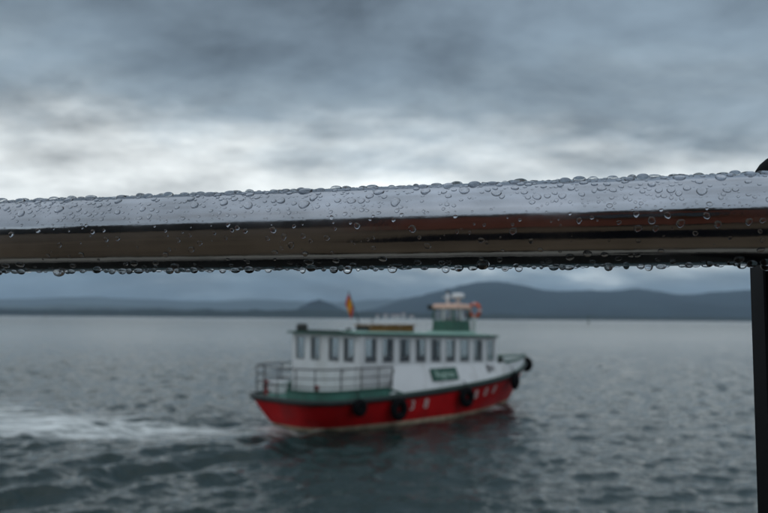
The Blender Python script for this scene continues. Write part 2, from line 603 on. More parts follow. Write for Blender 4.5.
# ------------------------------------------------------------------ the ferry
M_red = mat('red hull paint', (0.52, 0.007, 0.010), 0.5, spec=0.25, var=0.18, scale=1.2, dirt=(0.10, 0.012, 0.010), dscale=1.1, rvar=0.1)
M_white = mat('white boat paint', (0.74, 0.76, 0.77), 0.4, var=0.05, scale=2, dirt=(0.42, 0.41, 0.38), dscale=1.0)
M_green = mat('green trim paint', (0.012, 0.085, 0.055), 0.45, var=0.25, scale=4)
M_deck = mat('green deck paint', (0.05, 0.175, 0.135), 0.6, var=0.25, scale=3, dirt=(0.05, 0.09, 0.07))
M_rooftop = mat('pale green roof paint', (0.22, 0.38, 0.32), 0.55, var=0.15, scale=2)
M_black = mat('black rubber', (0.007, 0.007, 0.008), 0.9, spec=0.1, var=0.3, scale=8, bump=0.3)
M_strake = mat('dark rubbing strake', (0.014, 0.022, 0.020), 0.6, var=0.3, scale=5)
M_tan = mat('worn boot stripe', (0.50, 0.40, 0.28), 0.7, var=0.4, scale=4)
M_steel = mat('painted rail steel', (0.07, 0.075, 0.08), 0.5, 0.0, var=0.2, scale=6)
M_wframe = mat('grey window frame', (0.30, 0.32, 0.33), 0.5, var=0.15, scale=6)
M_dark = mat('dark fitting', (0.02, 0.024, 0.022), 0.6, var=0.2)
M_wood = mat('brown varnished wood', (0.26, 0.15, 0.06), 0.9, spec=0.1, var=0.3, scale=6, stretch=(0.3, 4, 4))
M_orange = mat('orange lifesaving paint', (0.62, 0.10, 0.03), 0.5, var=0.12)
M_peach = mat('faded orange roof paint', (0.66, 0.44, 0.34), 0.55, var=0.15, scale=4)
M_redfit = mat('red bollard paint', (0.24, 0.015, 0.015), 0.5, var=0.2)
M_ltext = mat('white lettering', (0.72, 0.70, 0.66), 0.5, var=0.1)
M_gtext = mat('pale green lettering', (0.42, 0.58, 0.50), 0.5, var=0.1)
M_dtext = mat('dark lettering', (0.03, 0.03, 0.035), 0.5, var=0.1)
M_seat = mat('grey seat moulding', (0.34, 0.28, 0.30), 0.6, var=0.1)
M_ceil = mat('cabin lining', (0.40, 0.40, 0.38), 0.7, var=0.05)


def glass_mat():
    m = bpy.data.materials.new('cabin glass'); m.use_nodes = True
    nt = m.node_tree
    nt.nodes.remove(nt.nodes['Principled BSDF'])
    tr = N(nt, 'ShaderNodeBsdfTransparent'); tr.inputs[0].default_value = (0.86, 0.89, 0.90, 1)
    gl = N(nt, 'ShaderNodeBsdfGlossy'); gl.inputs['Roughness'].default_value = 0.03
    fr = N(nt, 'ShaderNodeFresnel'); fr.inputs['IOR'].default_value = 1.52
    ge = N(nt, 'ShaderNodeNewGeometry')
    io = N(nt, 'ShaderNodeMapRange'); io.inputs['To Min'].default_value = 1.52; io.inputs['To Max'].default_value = 1 / 1.52
    nt.links.new(ge.outputs['Backfacing'], io.inputs['Value']); nt.links.new(io.outputs[0], fr.inputs['IOR'])
    mu = N(nt, 'ShaderNodeMath', operation='MULTIPLY'); mu.inputs[1].default_value = 1.3; mu.use_clamp = True
    nt.links.new(fr.outputs[0], mu.inputs[0])
    mx = N(nt, 'ShaderNodeMixShader')
    nt.links.new(mu.outputs[0], mx.inputs[0]); nt.links.new(tr.outputs[0], mx.inputs[1]); nt.links.new(gl.outputs[0], mx.inputs[2])
    nt.links.new(mx.outputs[0], nt.nodes['Material Output'].inputs['Surface'])
    return m


M_glass = glass_mat()
L, HB = 14.5, 2.2


def outline(n1=14, n2=40):
    """starboard half of the deck edge, stern centre to stem: (s, b)"""
    pts = []
    for k in range(n1):
        a = (k / n1) * math.pi / 2
        e = 2 / 3.0
        pts.append((1.5 - 1.5 * math.cos(a) ** e if k else 0.0, 2.15 * math.sin(a) ** e))
    for k in range(n2 + 1):
        s = 1.5 + (L - 1.5) * (k / n2)
        pts.append((s, half_b(s)))
    return pts


def half_b(s):
    if s < 4:
        return 2.15 + 0.05 * max(0, s - 1.5) / 2.5
    if s < 7.5:
        return HB
    return HB * max(0.0, 1 - ((s - 7.5) / (L - 7.5)) ** 2.3)


def strake_z(s):
    return 1.02 + 0.72 * (max(0, s - 3) / (L - 3)) ** 1.7


def wl_pt(s, b):
    """waterline point that lies under the deck-edge point (s, b)"""
    sw = 0.55 + (s / L) * (L - 0.55 - 1.45)
    f = 0.87 - 0.27 * (1 - min(1, s / 3.5)) - 0.42 * max(0, (s - 7.5) / (L - 7.5))
    return sw, b * f


def hull_pt(s, b, z):
    zt = strake_z(s) - 0.10
    sw, bw = wl_pt(s, b)
    if z >= 0:
        v = (z / zt) ** 0.8
        return (sw + (s - sw) * v, bw + (b - bw) * v)
    v = -z / 0.6
    return (sw + (0.4 if s < 7 else -0.3) * v * (0 if 2 < s < 12 else 1), bw * (1 - 0.35 * v * v))


def loft(rows, name, m, parent, smooth=True, close=False):
    """rows of starboard points (s, b, z): mirrored to port and joined"""
    b = MB()
    n = len(rows[0])
    full = [[(s, -bb, z) for s, bb, z in r] + [(s, bb, z) for s, bb, z in reversed(r)] for r in rows]
    k = len(full[0])
    vs = [p for r in full for p in r]
    fs = []
    for j in range(len(rows) - 1):
        for i in range(k - 1):
            fs.append((j * k + i, j * k + i + 1, (j + 1) * k + i + 1, (j + 1) * k + i))
    b.add(vs, fs)
    return b.build(name, m, parent, smooth)


ferry = empty('passenger_ferry', BOAT_P, BOAT_A)
tag(ferry, 'white and red passenger ferry with green trim sailing away across the bay', 'boat')
OUT = outline()
hull = loft([[(*hull_pt(s, b, z if z <= 0.13 else 0.13 + (z - 0.13) * (strake_z(s) - 0.23) / 0.79), z if z <= 0.13 else 0.13 + (z - 0.13) * (strake_z(s) - 0.23) / 0.79) for s, b in OUT]
             for z in (0.13, 0.25, 0.4, 0.55, 0.7, 0.82, 0.92)], 'hull', M_red, ferry)
loft([[(*hull_pt(s, b, z), z) for s, b in OUT] for z in (-0.02, 0.06, 0.13)], 'boot_stripe', M_tan, ferry)
loft([[(*hull_pt(s, b, z), z) for s, b in OUT] for z in (-0.6, -0.4, -0.2, -0.02)], 'keel', M_dark, ferry)
# rubbing strake: rounded band standing proud of the hull
st_rows = []
for du, dz in ((-0.06, -0.12), (0.05, -0.11), (0.08, -0.05), (0.08, 0.03), (0.04, 0.06), (-0.10, 0.06)):
    st_rows.append([(s + du * (1.0 if (s > 13.6) else (-1.0 if i < 8 else 0)), max(0, b + du * (0 if i == 0 else 1)), strake_z(s) + dz) for i, (s, b) in enumerate(OUT)])
loft(st_rows, 'rubbing_strake', M_strake, ferry)
# deck
dk = [(s, max(0, b - 0.08), strake_z(s) - 0.02) for s, b in OUT]
loft([dk, [(s, b * 0.5, z + 0.03) for s, b, z in dk], [(s, 0, z + 0.04) for s, b, z in dk]], 'deck', M_deck, ferry)

# cabin
C0, C1 = 2.15, 9.95


def cab_b(s):
    return min(1.85, half_b(s) - 0.26)


def sill(s):
    return 2.22 - 0.20 * (s - C0) / (C1 - C0)


def head(s):
    return sill(s) + 0.84 + 0.03 * (s - C0) / (C1 - C0)


def roof_z(s):
    return head(s) + 0.10


# white topside between the strake and the window sills, carried forward as the bow bulwark
ss = [3.3 + (L - 3.3) * k / 44 for k in range(45)]


def top_edge(s):
    if s <= C1 - 0.3:
        e = min(1, (s - 3.3) / 0.55)
        base = strake_z(s) + 0.10
        return (cab_b(s) + 0.015 + (1 - e) * (half_b(s) - 0.05 - cab_b(s)), base + (sill(s) - 0.10 - base) * e)
    f = (s - C1 + 0.3) / (L - C1 + 0.3)
    f2 = min(1, f * 3.2)
    b0, z0 = cab_b(C1 - 0.3) + 0.015, sill(C1) - 0.10
    return (b0 * (1 - f2) + f2 * (max(0, half_b(s) - 0.07)) if f2 < 1 else max(0.0, half_b(s) - 0.07), z0 + (2.02 - z0) * f)


rows = []
for k in range(6):
    v = k / 5
    r = []
    for s in ss:
        tb, tz = top_edge(s)
        b0, z0 = max(0, half_b(s) - 0.02), strake_z(s) + 0.05
        r.append((s + 0.05 * v * (s / L) ** 6, b0 + (tb - b0) * (v ** 1.25), z0 + (tz - z0) * v))
    rows.append(r)
b = MB()
for sg in (-1, 1):
    vs = [(s, sg * -bb, z) for r in rows for s, bb, z in r]
    vs_in = [(s - 0.05 * (s / L) ** 8, sg * -max(0, bb - 0.05), z) for r in rows for s, bb, z in r]
    n = len(ss)
    fs = [(j * n + i, j * n + i + 1, (j + 1) * n + i + 1, (j + 1) * n + i) for j in range(5) for i in range(n - 1)]
    top = 5 * n
    off = len(vs)
    fi = [tuple(x + off for x in f[::-1]) for f in fs]
    cap = [(top + i, top + i + 1, off + top + i + 1, off + top + i) for i in range(n - 1)]
    b.add(vs + vs_in, fs + fi + cap)
b.build('topside', M_white, ferry, smooth=False)
# green capping rail round the bow
cp = []
for s in ss:
    if s > C1 + 0.4:
        tb, tz = top_edge(s); cp.append((s, tb, tz))
b = MB()
b.tube([(s + 0.06 * (s / L) ** 6, -bb, z + 0.02) for s, bb, z in cp] + [(s + 0.06 * (s / L) ** 6, bb, z + 0.02) for s, bb, z in reversed(cp)], 0.055, 8)
b.build('bow_capping', M_green, ferry, True)
# green waterway line low on the white topside
gw = [(s, half_b(s) + 0.005, strake_z(s) + 0.085) for s in ss if s < 13.9]
for sg in (-1, 1):
    b = MB(); b.tube([(s, -sg * bb, z) for s, bb, z in gw], 0.035, 6); b.build('trim_line', M_green, ferry, True)


def wall_run(pts, windows, name, zb_fn, out_sign, thick=0.06):
    """a wall through plan points with window openings; pts: [(s, y)], windows: [(d0, d1)] along it"""
    P = [Vector((p[0], p[1])) for p in pts]
    cum = [0]
    for a, c in zip(P[:-1], P[1:]):
        cum.append(cum[-1] + (c - a).length)

    def pos(d):
        for i in range(len(P) - 1):
            if d <= cum[i + 1] + 1e-9 or i == len(P) - 2:
                t = (d - cum[i]) / (cum[i + 1] - cum[i])
                dr = (P[i + 1] - P[i]).normalized()
                return P[i] + (P[i + 1] - P[i]) * t, Vector((dr.y, -dr.x)) * out_sign, dr
    wall = MB()

    def slab(d0, d1, z0f, z1f, th, mb, proud=0.0):
        n = max(1, int((d1 - d0) / 0.5)) if d1 - d0 > 0.6 else 1
        for k in range(n):
            a, c = d0 + (d1 - d0) * k / n, d0 + (d1 - d0) * (k + 1) / n
            pa, na, _ = pos(a); pc, nc, _ = pos(c)
            def q(p, nn, o, zf): return (p.x + nn.x * o, p.y + nn.y * o, zf(p.x))
            o, i_ = proud, proud - th
            mb.hexa([q(pa, na, o, z0f), q(pc, nc, o, z0f), q(pc, nc, i_, z0f), q(pa, na, i_, z0f)],
                    [q(pa, na, o, z1f), q(pc, nc, o, z1f), q(pc, nc, i_, z1f), q(pa, na, i_, z1f)])
    tot = cum[-1]
    slab(0, tot, zb_fn, sill, thick, wall)
    slab(0, tot, head, roof_z, thick, wall)
    e = 0.0
    for d0, d1 in windows:
        if d0 > e:
            slab(e, d0, sill, head, thick, wall)
        e = d1
    if e < tot:
        slab(e, tot, sill, head, thick, wall)
    wall.build(name, M_white, ferry)
    for d0, d1 in windows:
        fr = MB()
        w_ = 0.035
        slab(d0, d0 + w_, lambda x: sill(x) + w_, lambda x: head(x) - w_, 0.05, fr, 0.012)
        slab(d1 - w_, d1, lambda x: sill(x) + w_, lambda x: head(x) - w_, 0.05, fr, 0.012)
        slab(d0, d1, lambda x: sill(x) + 0.0, lambda x: sill(x) + w_, 0.05, fr, 0.013)
        slab(d0, d1, lambda x: head(x) - w_, lambda x: head(x) + 0.0, 0.05, fr, 0.013)
        wo = fr.build('window', M_wframe, ferry)
        gp = MB()
        slab(d0 + w_ * .5, d1 - w_ * .5, lambda x: sill(x) + w_ * .5, lambda x: head(x) - w_ * .5, 0.008, gp, -0.022)
        gp.build('pane', M_glass, wo)


side_s = [C0 + (C1 - C0) * k / 12 for k in range(13)]
wins = [(0.2 + 0.85 * k, 0.2 + 0.85 * k + 0.56) for k in range(9)]
def wall_base(s): return strake_z(s) - 0.02
wall_run([(s, -cab_b(s)) for s in side_s], wins, 'side_wall', wall_base, 1)
wall_run([(s, cab_b(s)) for s in side_s], wins, 'side_wall', wall_base, -1)
W = 3.7
wall_run([(C0, 1.79), (C0, -1.79)], [(W * f0 - .03, W * f1 - .03) for f0, f1 in ((.05, .19), (.28, .42), (.55, .70), (.76, .91))], 'aft_wall', wall_base, 1)
fb = cab_b(C1) - 0.061
wall_run([(C1 - .001, -fb), (C1 + 0.35, -0.62), (C1 + 0.35, 0.62), (C1 - .001, fb)], [(0.12, 0.9), (1.25, 2.2), (2.55, 3.3)], 'front_wall', wall_base, 1)
# aft door: raised double panel below the paired panes
for y0 in (-0.51, -1.27):
    b = MB(); b.box((C0 - 0.015, y0 + 0.0, 1.61), (0.03, 0.70, 1.05)); d_ = b.build('door', M_white, ferry, bevel=0.008)
    b = MB(); b.tube([(C0 - 0.03, y0 + 0.27, 1.9), (C0 - 0.08, y0 + 0.27, 1.9), (C0 - 0.08, y0 + 0.17, 1.9)], 0.014, 6); b.build('handle', M_steel, d_)
# roof slab
ro = [(C0 - 0.22, 1.90)] + [(s, cab_b(s) + 0.13) for s in side_s[1:]] + [(C1 + 0.50, 0.85)]
b = MB()
n = len(ro)
def roof_ring(z, inset): return [(s + (inset if i == 0 else (-inset if i == n - 1 else 0)), -(bb - inset), roof_z(s) + z) for i, (s, bb) in enumerate(ro)] + [(s + (inset if i == 0 else (-inset if i == n - 1 else 0)), bb - inset, roof_z(s) + z) for i, (s, bb) in reversed(list(enumerate(ro)))]
rings = [roof_ring(0.004, 0), roof_ring(0.07, 0)]
vs = [p for r in rings for p in r]
k = 2 * n
b.add(vs, [(i, (i + 1) % k, k + (i + 1) % k, k + i) for i in range(k)] + [(i, i + 1, k - 2 - i, k - 1 - i) for i in range(n - 1)] + [(k + i, k + i + 1, 2 * k - 2 - i, 2 * k - 1 - i) for i in range(n - 1)])
roof = b.build('roof', M_green, ferry)
b = MB()
vs = []
for i, (s, bb) in enumerate(ro):
    s2 = s + (0.06 if i == 0 else (-0.06 if i == n - 1 else 0))
    vs += [(s2, -(bb - .06), roof_z(s) + 0.075), (s2, -bb * .45, roof_z(s) + 0.14), (s2, bb * .45, roof_z(s) + 0.14), (s2, bb - .06, roof_z(s) + 0.075)]
b.add(vs, [(i * 4 + j, (i + 1) * 4 + j, (i + 1) * 4 + j + 1, i * 4 + j + 1) for i in range(n - 1) for j in range(3)])
b.build('roof_deck', M_rooftop, roof)
# interior: ceiling lining and rows of seats
b = MB(); b.box(((C0 + C1) / 2, 0, 3.02), (C1 - C0 - .3, 3.1, 0.02)); 
for row in range(5):
    s0 = 3.2 + row * 1.3
    for y0 in (-1.1, 1.1):
        b = MB()
        b.box((s0, y0, 1.62), (0.45, 1.05, 0.08))
        b.box((s0 - 0.24, y0, 1.9), (0.07, 1.05, 0.58), Matrix.Rotation(R(-8), 3, 'Y'))
        b.box((s0, y0, 1.35), (0.08, 0.9, 0.48))
        b.build('seat', M_seat, ferry, bevel=0.02)

# name board and lettering on the starboard side
def side_frame(s, z):
    """frame on the starboard topside at (s, z): x towards the bow, y up"""
    def p(s, z):
        tb, tz = top_edge(s)
        b0, z0 = half_b(s) - 0.02, strake_z(s) + 0.05
        v = max(0, min(1, (z - z0) / (tz - z0)))
        return Vector((s, -(b0 + (tb - b0) * v ** 1.25), z))
    o = p(s, z)
    xd = p(s + .2, z) - p(s - .2, z)
    yd = p(s, z + .12) - p(s, z - .12)
    return frame_matrix(o, xd, yd)


F = side_frame(6.3, 1.66)
b = MB()
b.box((0, 0, 0.035), (1.48, 0.48, 0.035))
for i, v in enumerate(b.v):
    b.v[i] = tuple(F @ Vector(v))
nb = b.build('name_board', M_green, ferry)
lettering('lettering', 'Reginas', M_gtext, nb, 0.36, F @ Matrix.Translation((0, -0.01, 0.058)))
F = side_frame(9.25, 1.74)
lettering('bow_lettering', 'BH', M_dtext, ferry, 0.46, F @ Matrix.Translation((0, 0, 0.02)))


def hull_frame(s, z):
    def p(s, z):
        a = hull_pt(s, half_b(s), z)
        return Vector((a[0], -a[1], z))
    o = p(s, z)
    return frame_matrix(o, p(s + .2, z) - p(s - .2, z), p(s, z + .1) - p(s, z - .1))


for s, z, ch in ((4.45, 0.66, '3'), (5.2, 0.67, '8'), (8.25, 0.80, '8'), (8.95, 0.85, '0'), (9.65, 0.90, '8')):
    F = hull_frame(s, z)
    lettering('hull_number', ch, M_ltext, ferry, 0.50, F @ Matrix.Translation((0, 0, 0.02)))

# aft rail: posts and three rails round the stern
def rail_path(n=60, inset=0.10, s_end=3.5):
    o = [(s, b - inset * min(1, b / .4)) for s, b in outline(24, 80) if s <= s_end]
    o = [(s + inset * max(0, 1 - s / 1.2), bb) for s, bb in o]
    return [(s, -bb) for s, bb in reversed(o)] + [(s, bb) for s, bb in o[1:]]


rp = rail_path()
for h_, r_ in ((1.0, 0.026), (0.70, 0.018), (0.42, 0.018)):
    b = MB()
    pts = [(s, y, 1.06 + h_) for s, y in rp]
    if h_ == 1.0:
        pts = [(pts[0][0] + .12, pts[0][1] + 0.06, pts[0][2] - .22)] + pts + [(pts[-1][0] + .12, pts[-1][1] - 0.06, pts[-1][2] - .22)]
    b.tube(pts, r_, 8); b.build('rail', M_steel, ferry, True)
cum = [0]
for a, c in zip(rp[:-1], rp[1:]):
    cum.append(cum[-1] + math.dist(a, c))
npost = 13
for k in range(npost):
    d = cum[-1] * k / (npost - 1)
    i = max(j for j in range(len(cum)) if cum[j] <= d + 1e-9)
    s, y = rp[min(i, len(rp) - 1)]
    b = MB(); b.tube([(s, y, 1.0), (s, y, 2.06)], 0.022, 6); b.build('rail_post', M_steel, ferry, True)
# green bulwark plate under the aft rail with a darker capping
def bulwark(sign, s_lo, s_hi):
    pts = [(q, bb) for q, bb in outline(24, 110) if q <= s_hi and not (q < s_lo)]
    pts = [(q + 0.06 * max(0, 1 - q / 1.2), bb - 0.05) for q, bb in pts if bb > 0.35]
    b = MB(); n = len(pts); vs = []
    for k, (q, bb) in enumerate(pts):
        h = 0.28 * min(1.0, (n - 1 - k) / (0.18 * n) + 0.12)
        for off, z in ((0, 1.05), (0, 1.05 + h), (-0.04, 1.05 + h), (-0.04, 1.05)):
            vs.append((q - off * max(0, 1 - q / 1.2), sign * (bb + off), z))
    b.add(vs, [(4 * k + j, 4 * k + (j + 1) % 4, 4 * k + 4 + (j + 1) % 4, 4 * k + 4 + j) for k in range(n - 1) for j in range(4)] + [(0, 1, 2, 3), (4 * n - 1, 4 * n - 2, 4 * n - 3, 4 * n - 4)])
    bw = b.build('bulwark', M_deck, ferry)
    b = MB(); b.tube([(vs[4 * k + 1][0], vs[4 * k + 1][1], vs[4 * k + 1][2] + 0.02) for k in range(n)], 0.035, 6); b.build('capping', M_green, bw, True)


bulwark(-1, 0.0, 4.0)
bulwark(1, 1.3, 4.0)
# red mooring bitts, white bench on the port quarter
for s, y in ((0.75, 1.55), (0.75, -1.25)):
    b = MB(); b.lathe([(0.11, 0.98), (0.11, 1.04), (0.075, 1.06), (0.075, 1.40), (0.10, 1.42), (0.10, 1.50), (0.0, 1.52)], (s, y, 0), 14); b.build('mooring_bitt', M_redfit, ferry, True)
b = MB(); b.box((1.25, 1.45, 1.42), (0.5, 0.6, 0.06)); b.box((1.25, 1.45, 1.22), (0.4, 0.5, 0.36)); b.build('deck_locker', M_white, ferry, bevel=0.015)
# foredeck fittings
b = MB(); b.box((11.2, 0, 1.58), (0.8, 0.8, 0.18)); b.build('fore_hatch', M_rooftop, ferry, bevel=0.02)
b = MB(); b.lathe([(0.09, 1.5), (0.09, 1.95), (0.12, 1.97), (0.12, 2.03), (0, 2.05)], (12.6, 0, 0), 12); b.tube([(12.6, -.22, 1.88), (12.6, .22, 1.88)], 0.04, 8); b.build('mooring_bitt', M_dark, ferry, True)

# wheelhouse on the cabin roof
WX, WY, WZ = 9.15, 0.0, 3.12
b = MB()
wl_, ww_ = 0.53, 0.58
def wring(z, f=1.0): return [Vector((WX - wl_ * f, -ww_ * f, z)), Vector((WX + wl_ * f * 1.05, -ww_ * f * .92, z)), Vector((WX + wl_ * f * 1.05, ww_ * f * .92, z)), Vector((WX - wl_ * f, ww_ * f, z))]
b.hexa(wring(WZ, 1.06), wring(WZ + 0.55, 1.0))
wh = b.build('wheelhouse', M_green, ferry, bevel=0.02)
lo, hi = wring(WZ + 0.55, 0.985), wring(WZ + 1.02, 0.93)
for i in range(4):
    a0, a1, c0, c1 = lo[i], lo[(i + 1) % 4], hi[i], hi[(i + 1) % 4]
    b = MB(); b.tube([a0, c0], 0.05, 6); b.build('corner_post', M_green, wh)
    b = MB(); b.tube([a0.lerp(a1, .5), c0.lerp(c1, .5)], 0.045, 6); b.build('window_post', M_white if i in (0, 3) else M_green, wh)
    for f0, f1 in ((0.05, .47), (.53, .95)):
        p = [a0.lerp(a1, f0), a0.lerp(a1, f1), c0.lerp(c1, f1), c0.lerp(c1, f0)]
        nn = (p[1] - p[0]).cross(p[3] - p[0]).normalized() * 0.01
        b = MB(); b.hexa([p[0] - nn, p[1] - nn, p[1] + nn, p[0] + nn], [p[3] - nn, p[2] - nn, p[2] + nn, p[3] + nn]); b.build('pane', M_glass, wh)
b = MB(); b.box((WX + .1, 0, WZ + 0.35), (0.4, 0.7, 0.6)); b.build('helm_console', M_dark, wh, bevel=0.02)
b = MB()
b.hexa(wring(WZ + 1.02, 1.13), wring(WZ + 1.10, 1.16)); 
b.hexa(wring(WZ + 1.103, 1.12), wring(WZ + 1.24, 0.95))
b.build('wheelhouse_roof', M_peach, ferry, bevel=0.03)
b = MB(); b.hexa(wring(WZ + 0.005, 1.35), wring(WZ + 0.10, 1.30)); b.build('wheelhouse_plinth', M_rooftop, ferry, bevel=0.02)
# mast, radar, lamps
b = MB(); b.tube([(WX - 0.1, 0.12, WZ + 1.23), (WX - 0.12, 0.12, WZ + 1.72)], [0.075, 0.045], 8)
b.tube([(WX - 0.12, -0.12, WZ + 1.52), (WX - 0.12, 0.36, WZ + 1.52)], 0.03, 6)
mast = b.build('mast', M_white, ferry, True)
b = MB(); b.lathe([(0.0, WZ + 1.71), (0.06, WZ + 1.71), (0.06, WZ + 1.82), (0, WZ + 1.85)], (WX - 0.12, 0.12, 0), 10); b.build('mast_lamp', M_dark, mast)
b = MB(); b.lathe([(0.0, WZ + 1.235), (0.10, WZ + 1.235), (0.08, WZ + 1.46), (0.26, WZ + 1.50), (0.28, WZ + 1.58), (0.24, WZ + 1.68), (0, WZ + 1.71)], (WX + 0.18, -0.22, 0), 18); b.build('radar_dome', M_white, ferry, True)
b = MB(); b.tube([(WX + .55, 0.5, WZ + 1.2), (WX + .55, 0.5, WZ + 1.75)], 0.012, 6); b.build('aerial', M_dark, ferry)
b = MB(); b.lathe([(0.0, 0), (0.10, 0), (0.11, 0.2), (0, 0.24)], (WX - 0.72, -0.62 + 1.2, WZ + 0.98), 10); b.build('side_lamp', M_dark, ferry)
# roof rail posts ahead of the wheelhouse, dark vent drum, small vent
b = MB(); b.lathe([(0.0, 0), (0.19, 0.0), (0.21, 0.06), (0.21, 0.20), (0.18, 0.26), (0.0, 0.28)], (2.35, 1.55, roof_z(2.3) + 0.09), 16); b.build('roof_vent', M_dark, ferry, True)
b = MB(); b.lathe([(0.0, 0), (0.11, 0.0), (0.12, 0.08), (0.06, 0.12), (0.0, 0.13)], (2.6, -0.75, roof_z(2.6) + 0.11), 12); b.build('roof_vent', M_dark, ferry, True)
b = MB(); b.tube([(4.2, -0.3, roof_z(4.2) + .1), (4.2, -0.3, roof_z(4.2) + 0.62)], 0.02, 6); b.build('roof_aerial', M_dark, ferry)

# things carried by the boat
def in_boat(p):
    return BOAT_P + Matrix.Rotation(BOAT_A, 3, 'Z') @ Vector(p)


def tyre(s, z, label, tilt=0.0, bow=False, r=0.36, out=0.15):
    if bow:
        loc = in_boat((s, 0 + tilt, z)); ang = BOAT_A + math.pi / 2
        nx = Vector((1, 0, 0))
    else:
        zt = strake_z(s)
        p0 = Vector((s, -half_b(s), zt)); 
        tn = Vector((0.4, -(half_b(s + .2) - half_b(s - .2)), 0)).normalized()
        if s < 1.5:
            tn = Vector((1, -0.75, 0)).normalized()
            bb = [b_ for s_, b_ in OUT if s_ <= s][-1]
            p0 = Vector((s, -bb, zt))
        nx = Vector((tn.y, -tn.x, 0))
        loc = in_boat(p0 + nx * out + Vector((0, 0, z - zt)))
        ang = BOAT_A + math.atan2(nx.y, nx.x)
    root = empty('tyre_fender', loc, ang if not bow else BOAT_A)
    tag(root, label, 'fender', 'black tyre fenders hung along the ferry')
    MY = Matrix.Rotation(R(90), 3, 'Y')
    b = MB(); prof = []
    for k in range(13):
        a = -math.pi * 0.82 + 2 * math.pi * 0.82 * k / 12
        prof.append((r - 0.15 + 0.15 * math.cos(a), 0.115 * math.sin(a)))
    b.lathe(prof, n=26, M=MY)
    b.f = [f for f in b.f if len(f) == 4]
    b.build('tyre', M_black, root, True)
    b = MB(); b.tube([(-0.06, 0.05, r - .04), (-0.10, 0.03, r + 0.10), (-0.16, 0.0, r + 0.20)], 0.018, 6); b.build('rope', M_dark, root)
    return root


tyre(1.75, 0.80, 'black tyre fender at the ferry quarter below the aft deck rail', r=0.30, out=0.13)
tyre(3.55, 0.62, 'black tyre fender just aft of the first white hull character', r=0.40)
tyre(7.25, 0.78, 'black tyre fender amidships below the forward windows', r=0.40)
tyre(11.0, 1.16, 'black tyre fender on the flare of the bow', r=0.38)
tyre(14.62, 1.62, 'black tyre fender hanging right on the stem of the bow', bow=True, r=0.36, tilt=0.0)

# ensign on its staff
fl = empty('flag', in_boat((3.95, 0.0, roof_z(3.95) + 0.13)), BOAT_A)
tag(fl, 'drooping red and yellow striped flag on a leaning staff above the cabin roof', 'flag')
tip = Vector((-0.55, 0.14, 1.42))
b = MB(); b.tube([(0, 0, 0), tip], [0.022, 0.014], 8); b.lathe([(0, 0), (0.03, 0.015), (0.03, 0.035), (0, 0.05)], tip, 8); b.build('staff', M_dark, fl)
M_fr = mat('flag red', (0.50, 0.03, 0.02), 0.8, var=0.1)
M_fy = mat('flag yellow', (0.72, 0.36, 0.03), 0.8, var=0.1)
dirv = tip.normalized()
for z0, z1, m in ((0.0, .26, M_fr), (.26, .74, M_fy), (.74, 1.0, M_fr)):
    b = MB(); vs = []; nu, nv = 16, 7
    for i in range(nu):
        u = i / (nu - 1)
        for j in range(nv):
            v = z0 + (z1 - z0) * j / (nv - 1)
            base = tip * (0.62 + 0.36 * v)
            fold = 0.055 * math.sin(u * 9 + v * 2.2) * (0.3 + u)
            drop = -0.62 * u ** 1.2 + 0.06 * v
            vs.append(base + Vector((-0.10 * u + fold * .6 - 0.10 * u * (1 - v), fold + 0.20 * u * (v - .5), drop * 0.75)))
    b.add(vs, [(i * nv + j, (i + 1) * nv + j, (i + 1) * nv + j + 1, i * nv + j + 1) for i in range(nu - 1) for j in range(nv - 1)])
    o = b.build('flag_stripe', m, fl, True)
    md = o.modifiers.new('thick', 'SOLIDIFY'); md.thickness = 0.004

# wooden raft bench on the roof
rb = empty('roof_bench', in_boat((4.65, -0.55, roof_z(4.8) + 0.11)), BOAT_A)
tag(rb, 'long brown slatted raft bench lying on the ferry cabin roof', 'bench')
for k in range(5):
    b = MB(); b.box((0, -0.36 + k * 0.18, 0.27), (2.5, 0.15, 0.04)); b.build('slat', M_wood, rb, bevel=0.006)
for x in (-1.2, -0.4, 0.4, 1.2):
    b = MB(); b.box((x, 0, 0.12), (0.07, 0.62, 0.26)); b.build('leg', M_dark, rb)
b = MB(); b.box((0, 0, 0.13), (2.3, 0.7, 0.18)); b.build('float_box', M_wood, rb, bevel=0.03)

# lifebuoy on a bracket beside the wheelhouse
lb = empty('lifebuoy', in_boat((9.95, -0.62, WZ + 0.98)), BOAT_A)
tag(lb, 'orange ring lifebuoy with white bands beside the wheelhouse', 'lifebuoy')
MY = Matrix.Rotation(R(90), 3, 'Y') @ Matrix.Rotation(0, 3, 'Z')
def ring(a0, a1, n, R_, r_):
    return [(0, R_ * math.cos(a0 + (a1 - a0) * k / n), R_ * math.sin(a0 + (a1 - a0) * k / n)) for k in range(n + 1)]
for k in range(4):
    a = k * math.pi / 2
    b = MB(); b.tube(ring(a + .12, a + math.pi / 2 - .12, 8, 0.27, 0), 0.075, 10); b.build('ring', M_orange, lb, True)
    b = MB(); b.tube(ring(a - .12, a + .12, 4, 0.27, 0), 0.078, 10); b.build('band', M_white, lb, True)
b = MB(); b.tube([(9.92, -0.62, roof_z(9.9) + 0.05), (9.92, -0.62, WZ + 0.75)], 0.05, 6); b.box((9.92, -0.62, WZ + 0.45), (0.06, 0.22, 0.6)); b.build('lifebuoy_stand', M_white, ferry)

# ------------------------------------------------------------------ quay behind the rail
QZ = CAM_Z - 1.0
M_pave = mat('wet brown paving', (0.135, 0.090, 0.052), 0.7, spec=0.2, var=0.35, scale=1.5, bump=0.2)
M_kerb = mat('pale granite kerb', (0.34, 0.29, 0.22), 0.6, var=0.2, scale=9)
M_qwall = mat('dark quay stone', (0.016, 0.015, 0.012), 0.9, spec=0.1, var=0.4, scale=2)
